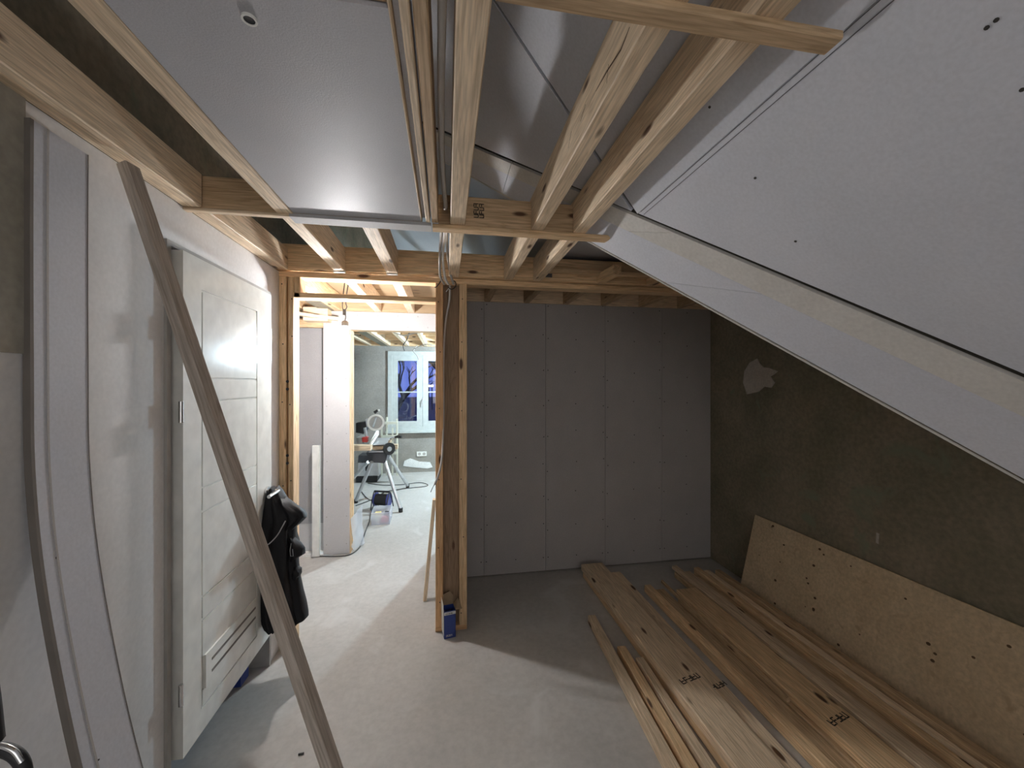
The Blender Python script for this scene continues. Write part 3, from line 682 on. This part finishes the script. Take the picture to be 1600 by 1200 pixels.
# blue cardboard box
bxo = empty('cardboard_box', (0, 2.4, 0), label='small open blue cardboard box standing at the foot of the door post', cat='box')
P0 = at(694, 999, Z=0); P1 = at(712, 995, Z=0); wv = (P1 - P0); dv = Vector((-wv.y, wv.x, 0)).normalized() * .075; H = .165
bm_ = MB()
for a, b in ((P0, P1), (P1, P1 + dv), (P1 + dv, P0 + dv), (P0 + dv, P0)):
    d = (b - a).normalized(); n = Vector((d.y, -d.x, 0)) * -.002
    hh = H if a is not P0 and a != P1 else H * .9
    bm_.prism([a, b, b + Vector((0, 0, H)), a + Vector((0, 0, H))], n)
bm_.prism([P0, P1, P1 + dv, P0 + dv], (0, 0, .003)); bm_.build('carton', 'blue', bxo)
up = Vector((0, 0, 1)); lft = -wv.normalized()
MB().prism([P0 + dv + up*H, P1 + dv + up*H, P1 + dv + up*(H+.05) + dv*.1, P1.lerp(P0, .3) + dv + up*(H+.075) + dv*.2, P0 + dv + up*(H+.06) + dv*.1], (0, -.0015, 0)).build('lid_flap', 'card', bxo)
MB().prism([P0 + up*.02 + lft*.001, P0 + dv + up*.02 + lft*.001, P0 + dv + up*(H+.055) + lft*.004, P0 + up*(H+.04) + lft*.004], lft * .0015).build('side_flap', 'white_matt', bxo)
MB().prism([P1 + up*H, P1 + dv + up*H, P1 + dv + up*(H+.03) - lft*.03, P1 + up*(H + .0) - lft*.04], (0, 0, .002)).build('side_flap', 'card', bxo)
fw = Vector((wv.y, -wv.x, 0)).normalized()
MB().prism([P0 + up*(H-.022) + fw*.0005, P1 + up*(H-.022) + fw*.0005, P1 + up*(H-.004) + fw*.0005, P0 + up*(H-.004) + fw*.0005], fw * .0008).build('label_band', 'white_matt', bxo)
scribble(bxo, P0 + up*(H-.018) + fw*.0013 + wv.normalized()*.008, wv, (0, 0, 1), 6, .009, name='label_print', nrm=fw)
scribble(bxo, P0 + up*.012 + fw*.0002 + wv.normalized()*.012, wv, (0, 0, 1), 5, .009, name='foot_print', mat='white_matt', nrm=fw)
m = MB(); r = random.Random(5)
for i in range(26):
    c = P0.lerp(P1, r.uniform(.2, .8)) + dv * r.uniform(.2, .8) + up * (H * .82); d = Vector((r.uniform(-1, 1), r.uniform(-1, 1), r.uniform(-.2, .6))).normalized() * .014
    m.tube([c - d, c + d], .0018, 5)
tag(m.build('screws_inside', 'dark', bxo), kind='stuff')

# hall leaning batten
A = at(664, 938, Z=.0); tag(timber('hall_batten', A + Vector((0, 0, .006)), Vector((-.083, A.y + .01, .72)), .05, .026, 'wood_pale', None, up=(1, 0, .1)), 'short pale batten leaning inside the hall behind the door post', 'batten')
# white upright board in the recess
tag(box('white_upright_board', 'white', None, -1.175, -1.115, HY - .03, HY + .0, .012, 1.0), 'narrow glossy white upright board beside the hall column', 'board')
# plastic film at the foot of the opening
m = MB(); r = random.Random(2); nx, nz = 6, 7; vs = []
for i in range(nx):
    for k in range(nz):
        vs.append(Vector((-.862 + .012 * i + r.uniform(-.01, .012) + .02 * (1 - k / 6), HY + .02 + .035 * i + r.uniform(-.012, .012), .015 + .05 * k * (1 + i * .05))))
fs = [(i*nz+k, (i+1)*nz+k, (i+1)*nz+k+1, i*nz+k+1) for i in range(nx-1) for k in range(nz-1)]
pf = m.add(vs, fs).build('plastic_film', 'film', None, True); tag(pf, 'crumpled translucent plastic film at the foot of the hall opening', 'film')
# cables -----------------------------------------------------------
def cable(name, pts, r, mat, label, cat='cable', group=None, n=8): return tag(MB().tube(spline(pts, n), r, 8).build(name, mat, None, True), label, cat, group)
cable('conduit', [Vector((-.010, .30, 2.232)), Vector((-.006, .62, 2.235)), Vector((-.012, .95, 2.238)), Vector((-.012, 1.25, 2.24)), Vector((-.006, 1.45, 2.245)), Vector((-.002, 1.56, 2.255)), Vector((-.004, 1.605, 2.262)), Vector((-.004, 1.625, 2.29))], .0085, 'cable_grey', 'grey corrugated conduit running beside the middle ceiling joist')
for k, (u0, u1, mt, lb) in enumerate(((689, 688, 'cable_grey', 'left of the three'), (694, 693, 'cable_white', 'middle of the three'), (698, 701, 'cable_grey', 'right of the three'))):
    pts = [at(u0 + 1, 352, Y=1.78), at(u0, 372, Y=2.0), at(u1 - 1, 405, Y=2.30), at(u1 + 2 * k, 432, Y=2.40), at(u1 + 6 + k, 444, Y=2.44)]
    cable('conduit_drop', pts, .0075, mt, 'short conduit dropping from the joists to the door post, ' + lb, group='conduits dropping above the door post')
cable('loose_wire', [at(690, 432, Y=2.44), at(688, 440, Y=2.45), at(682, 448, Y=2.46), at(679, 449, Y=2.46)], .003, 'cable_black', 'dark loose wire end curling left above the door post', group='loose wire ends above the door post')
cable('loose_wire', [at(705, 438, Y=2.44), at(711, 440, Y=2.45), at(712, 447, Y=2.46), at(706, 452, Y=2.46), at(700, 449, Y=2.46)], .003, 'cable_black', 'dark loose wire hooked to the right above the door post', group='loose wire ends above the door post')
cable('loose_wire', [at(692, 434, Y=2.44), at(698, 442, Y=2.45), at(703, 447, Y=2.46), at(697, 456, Y=2.46)], .003, 'cable_white', 'pale loose wire end between the two dark ones', group='loose wire ends above the door post')
cable('power_conduit', [at(703, 446, Y=2.47), at(702, 470, Y=2.49), at(696, 505, Y=2.515), at(693, 560, Y=2.515), at(693, 640, Y=2.515), at(692, 690, Y=2.46), at(690, 720, Y=2.43), at(685, 742, Y=2.42), at(679, 757, Y=2.42)], .0062, 'cable_white', 'pale conduit hanging down the door post and curling out at the end')
cable('wire_tail', [at(680, 755, Y=2.42), at(676, 762, Y=2.42), at(673, 769, Y=2.42)], .002, 'cable_black', 'thin dark wire tail sticking out of the hanging conduit')
cable('wall_conduit', [Vector((.13, 2.474, 2.19)), Vector((.30, 2.476, 2.188)), Vector((.5, 2.476, 2.18))], .004, 'cable_white', 'thin white conduit along the plate right of the post') if 0 else None
# extension cord on the floor
def fz(u, v, z=.006): return at(u, v, Z=z)
cable('extension_cord', [fz(474, 868), fz(500, 869), fz(530, 869), fz(548, 866), fz(562, 855), fz(567, 842), fz(572, 828), fz(577, 815), fz(580, 800), fz(587, 783), fz(598, 770), fz(620, 765), fz(645, 762), fz(664, 760), fz(668, 757), fz(655, 754), fz(630, 757), fz(600, 758), fz(575, 755)], .005, 'cable_black', 'black extension cord snaking over the hall and far room floor', n=6)
cable('extension_cord', [fz(556, 790), fz(575, 783), fz(590, 776), fz(600, 770)], .006, 'cable_black', 'second dark cord running left from the cable reel')
cable('extension_cord', [fz(565, 768), fz(572, 777), fz(580, 782), fz(586, 782)], .005, 'cable_black', 'short dark cord looping left of the cable reel')
# cables under the far ceiling
cable('ceiling_cable', [at(640, 518, Y=5.2), at(636, 530, Y=5.2), at(630, 540, Y=5.3), at(632, 548, Y=5.4)], .006, 'cable_black', 'dark cable tail hanging from the far room joists, left')
cable('ceiling_cable', [at(652, 540, Y=6.5), at(646, 548, Y=6.5), at(652, 556, Y=6.5), at(654, 562, Y=6.5)], .008, 'cable_grey', 'grey cable tail hanging in front of the window top')
cable('ceiling_cable', [at(610, 517, Y=5.0), at(630, 524, Y=5.1), at(650, 520, Y=5.1), at(675, 518, Y=5.1)], .007, 'cable_grey', 'grey cable strung across the far room joists')
cable('ceiling_cable', [at(648, 545, Y=6.4), at(658, 540, Y=6.3), at(668, 538, Y=6.2), at(682, 541, Y=6.2)], .007, 'cable_grey', 'grey cable looping above the window to the right')

# ------------------------------------------------ saw bench in the far room
def P(u, v, Y): return at(u, v, Y=Y)
sb = empty('saw_stand', (-.95, 5.2, 0), label='folding saw stand with splayed grey metal legs', cat='stand')
def leg(a, b, r): return MB().tube([a, b], r, 10).build('leg', 'alu', sb, True)
def legw(u0, v0, Y0, foot):
    f_ = at(foot[0], foot[1], Z=.0); top = P(u0, v0, Y0); o = leg(top, f_ + Vector((0, 0, .03)), .022)
    MB().tube([f_ + Vector((0, 0, .001)), f_ + Vector((0, 0, .05))], .026, 10).build('rubber_foot', 'black', o)
legw(599, 714, 5.15, (626, 800)); legw(607, 712, 5.4, (637, 762)); legw(581, 722, 5.0, (556, 786)); legw(575, 722, 5.7, (545, 758))
c = P(583, 712, 5.15); MB().prism([P(572, 707, 5.1), P(606, 707, 5.1), P(602, 724, 5.1), P(576, 722, 5.1)], (0, .5, 0)).build('stand_head', 'dark', sb)
MB().prism([P(576, 704.5, 5.05), P(604, 704, 5.05), P(604, 706.5, 5.05), P(576, 707, 5.05)], (0, .55, 0)).build('rail', 'alu', sb)
wt = P(585, 700, 5.0)
bd = MB().prism([P(545, 696, 4.8), P(579, 697, 4.8), P(579, 704, 4.8), P(545, 705, 4.8)], (0, .12, 0)).build('wooden_workboard', 'wood_pale'); tag(bd, 'pale wooden board lying on the saw stand', 'board')
bd = MB().prism([P(611, 695, 5.8), P(621, 695, 5.8), P(621, 702, 5.8), P(611, 703, 5.8)], (0, .1, 0)).build('wooden_workboard', 'wood_pale'); tag(bd, 'pale wooden offcut end behind the right of the saw stand', 'board')
# table saw / saw table
ts = empty('saw_table', (-.8, 5.1, .7), label='grey metal saw table with a white fence on the stand', cat='saw')
a, b, c2, d2 = P(583, 695, 5.0), P(604, 694, 5.0), P(609, 684, 5.6), P(590, 684, 5.6)
MB().prism([a, b, c2, d2], (0, 0, -.02)).build('table_top', 'alu', ts)
MB().prism([P(582, 696, 5.0), P(604, 695, 5.0), P(604, 702, 5.0), P(582, 703, 5.0)], (0, .45, 0)).build('body', 'card', ts)
MB().prism([P(575, 703, 4.9), P(580, 698, 4.9), P(592, 679, 5.5), P(589, 677, 5.5)], (0, 0, .05)).build('fence', 'white_matt', ts)
k_ = P(607, 701, 4.97); MB().disc(k_, (0.6, -.8, 0), .075, .03, 18).build('hand_wheel', 'black', ts, True); MB().disc(k_ + Vector((.012, -.03, 0)), (.6, -.8, 0), .03, .012, 14).build('hand_wheel_hub', 'alu', ts, True)
MB().tube([P(609, 684, 5.4), P(618, 683, 5.3)], .012, 8).build('lever', 'alu', ts); MB().tube([P(617, 683, 5.3), P(622, 682, 5.28), P(627, 683, 5.26)], [.012, .02, .016], 8).build('lever_grip', 'black', ts, True)
# mitre saw
ms = empty('mitre_saw', (-1.1, 5.4, .75), label='mitre saw with round clear blade guard and raised black handle', cat='saw')
bc = P(587, 660, 5.35)
nd = Vector((.25, -.97, 0))
def ring(c, nrm, r0, r1, h, seg=28):
    nrm = nrm.normalized(); u = Vector((0, 0, 1)); v = nrm.cross(u).normalized(); rs = []
    for rad, off in ((r0, 0), (r1, 0), (r1, h), (r0, h)): rs.append([c + nrm * off + (u * math.cos(2*math.pi*k/seg) + v * math.sin(2*math.pi*k/seg)) * rad for k in range(seg)])
    rs.append(rs[0]); return MB().loft(rs, False)
MB().disc(bc, nd, .085, .006, 28).build('saw_blade', 'frame_grey', ms); ring(bc + nd * .01, nd, .083, .108, .025).build('blade_guard', 'white_matt', ms, True)
MB().tube([P(583, 667, 5.3), P(588, 652, 5.3)], .012, 6).build('guard_link', 'chrome', ms)
MB().tube([P(585, 645, 5.35), P(590, 641, 5.35)], [.02, .016], 8).build('handle', 'black', ms, True); MB().tube([P(590, 641, 5.35), P(593, 641, 5.35)], .014, 8).build('handle_cap', 'white_matt', ms)
MB().prism([P(571, 655, 5.35), P(579, 652, 5.35), P(580, 664, 5.35), P(573, 667, 5.35)], (0, .12, 0)).build('motor_housing', 'alu', ms)
MB().prism([P(556, 661, 5.5), P(571, 659, 5.5), P(574, 670, 5.5), P(568, 678, 5.5), P(556, 676, 5.5)], (0, .15, 0)).build('arm', 'black', ms)
MB().tube([P(570, 668, 5.4), P(573, 684, 5.4)], .02, 8).build('column', 'chrome', ms, True)
MB().prism([P(565, 684, 5.3), P(574, 683, 5.3), P(574, 691, 5.3), P(566, 691, 5.3)], (0, .1, 0)).build('base_block', 'red', ms)
MB().prism([P(556, 684, 5.3), P(566, 684, 5.3), P(566, 694, 5.3), P(556, 694, 5.3)], (0, .3, 0)).build('saw_base', 'frame_grey', ms)
# cream rack behind
rk = empty('slatted_rack', (-1.1, 6.2, 0), label='cream slatted rack standing behind the saw, below the window', cat='rack')
RY = 6.35
for u, v0, v1 in ((595, 664, 738), (603, 652, 738), (612, 668, 738), (619, 655, 738)):
    MB().prism([P(u, v0, RY), P(u + 2.4, v0, RY), P(u + 2.4, v1 + 5, RY), P(u, v1 + 5, RY)], (0, .04, 0)).build('upright', 'cream', rk)
for v in (659, 680, 706): MB().prism([P(596, v, RY - .02), P(621, v, RY - .02), P(621, v + 4, RY - .02), P(596, v + 4, RY - .02)], (0, .02, 0)).build('rail', 'cream', rk)
# vacuum
vc = empty('workshop_vacuum', (-1.25, 5.9, 0), label='grey and black workshop vacuum standing under the saw stand', cat='vacuum')
f0 = at(556, 750, Z=0).y
VY = at(575, 754, Z=0).y
MB().prism([P(556, 744, VY), P(590, 743, VY), P(589, 753, VY), P(556, 754, VY)], (0, .35, 0)).build('base', 'black', vc)
MB().prism([P(560, 722, VY), P(590, 722, VY), P(592, 744, VY), P(558, 744, VY)], (0, .33, 0)).build('body', 'alu', vc)
MB().prism([P(560, 712, VY), P(578, 712, VY), P(590, 716, VY), P(590, 723, VY), P(559, 723, VY)], (0, .3, 0)).build('lid', 'dark', vc)
MB().prism([P(570, 722, VY - .01), P(577, 722, VY - .01), P(576, 736, VY - .01), P(571, 736, VY - .01)], (0, .02, 0)).build('latch', 'black', vc)
# crate with oddments
cr = empty('plastic_crate', at(596, 820, Z=0), label='open translucent plastic crate of oddments on the far floor', cat='crate')
c0, c1 = at(580, 821, Z=0), at(609, 819, Z=0); wd = c1 - c0; dp = Vector((-wd.y, wd.x, 0)).normalized() * .26; H = .13; fl_ = .018
def quad(a, b, h, n_): return MB().prism([a, b, b + Vector((0, 0, h)), a + Vector((0, 0, h))], n_)
w1 = wd.normalized() * .004; d1 = dp.normalized() * .004
for a, b, n_ in ((c0, c1, d1), (c0 + dp, c1 + dp, -d1), (c0, c0 + dp, w1), (c1, c1 + dp, -w1)): quad(a, b, H, n_).build('crate_wall', 'crate', cr)
MB().prism([c0, c1, c1 + dp, c0 + dp], (0, 0, .004)).build('crate_floor', 'crate', cr)
ee = .008; zt = Vector((0, 0, H))
MB().tube([c0 + zt, c1 + zt, c1 + dp + zt, c0 + dp + zt, c0 + zt], .006, 6).build('crate_rim', 'crate', cr)
for (fx, fy, sz, mt, lb, ct, nm) in ((.25, .6, .07, 'yellow', 'yellow foam block in the crate', 'foam', 'foam_block'), (.3, .25, .06, 'cream', 'cream packet in the crate front', 'packet', 'packet'), (.62, .3, .05, 'pink', 'pink packet in the crate', 'packet', 'packet'), (.78, .3, .04, 'red', 'red packet at the crate right', 'packet', 'packet'), (.72, .68, .05, 'dark', 'dark tool at the back of the crate', 'tool', 'hand_tool')):
    c = c0 + wd * fx + dp * fy + Vector((0, 0, .006))
    u_ = wd.normalized() * sz / 2; v_ = dp.normalized() * sz / 2
    o = MB().prism([c - u_ - v_, c + u_ - v_ * .8, c + u_ * .9 + v_, c - u_ * .9 + v_], (0.004, 0, sz * (1.2 if mt != 'dark' else 1.6))).build(nm, mt); tag(o, lb, ct)
# cable reel
rl = empty('cable_reel', at(598, 797, Z=0), label='navy blue cable reel with black cable behind the crate', cat='cable reel')
q = at(597, 795, Z=0); ax = Vector((.95, -.3, 0)).normalized()
for s_ in (-1, 1):
    c = q + Vector((0, 0, .115)) + ax * s_ * .085; ring(c, ax, .05, .085, .012, 20).build('flange', 'navy', rl, True); MB().disc(c, ax, .05, .01, 16).build('side_plate', 'navy', rl)
MB().disc(q + Vector((0, 0, .115)) - ax * .08, ax, .07, .16, 18).build('wound_cable', 'black', rl, True)
ay = Vector((-ax.y, ax.x, 0))
for s_ in (-1, 1):
    c = q + ax * s_ * .1
    MB().tube(spline([c - ay * .1 + Vector((0, 0, .008)), c - ay * .06 + Vector((0, 0, .12)), c + Vector((0, 0, .215)), c + ay * .06 + Vector((0, 0, .12)), c + ay * .1 + Vector((0, 0, .008))], 5), .008, 6).build('stand_frame', 'dark', rl, True)
MB().tube([q - ax * .1 + Vector((0, 0, .215)), q + ax * .1 + Vector((0, 0, .215))], .012, 8).build('carry_handle', 'black', rl)
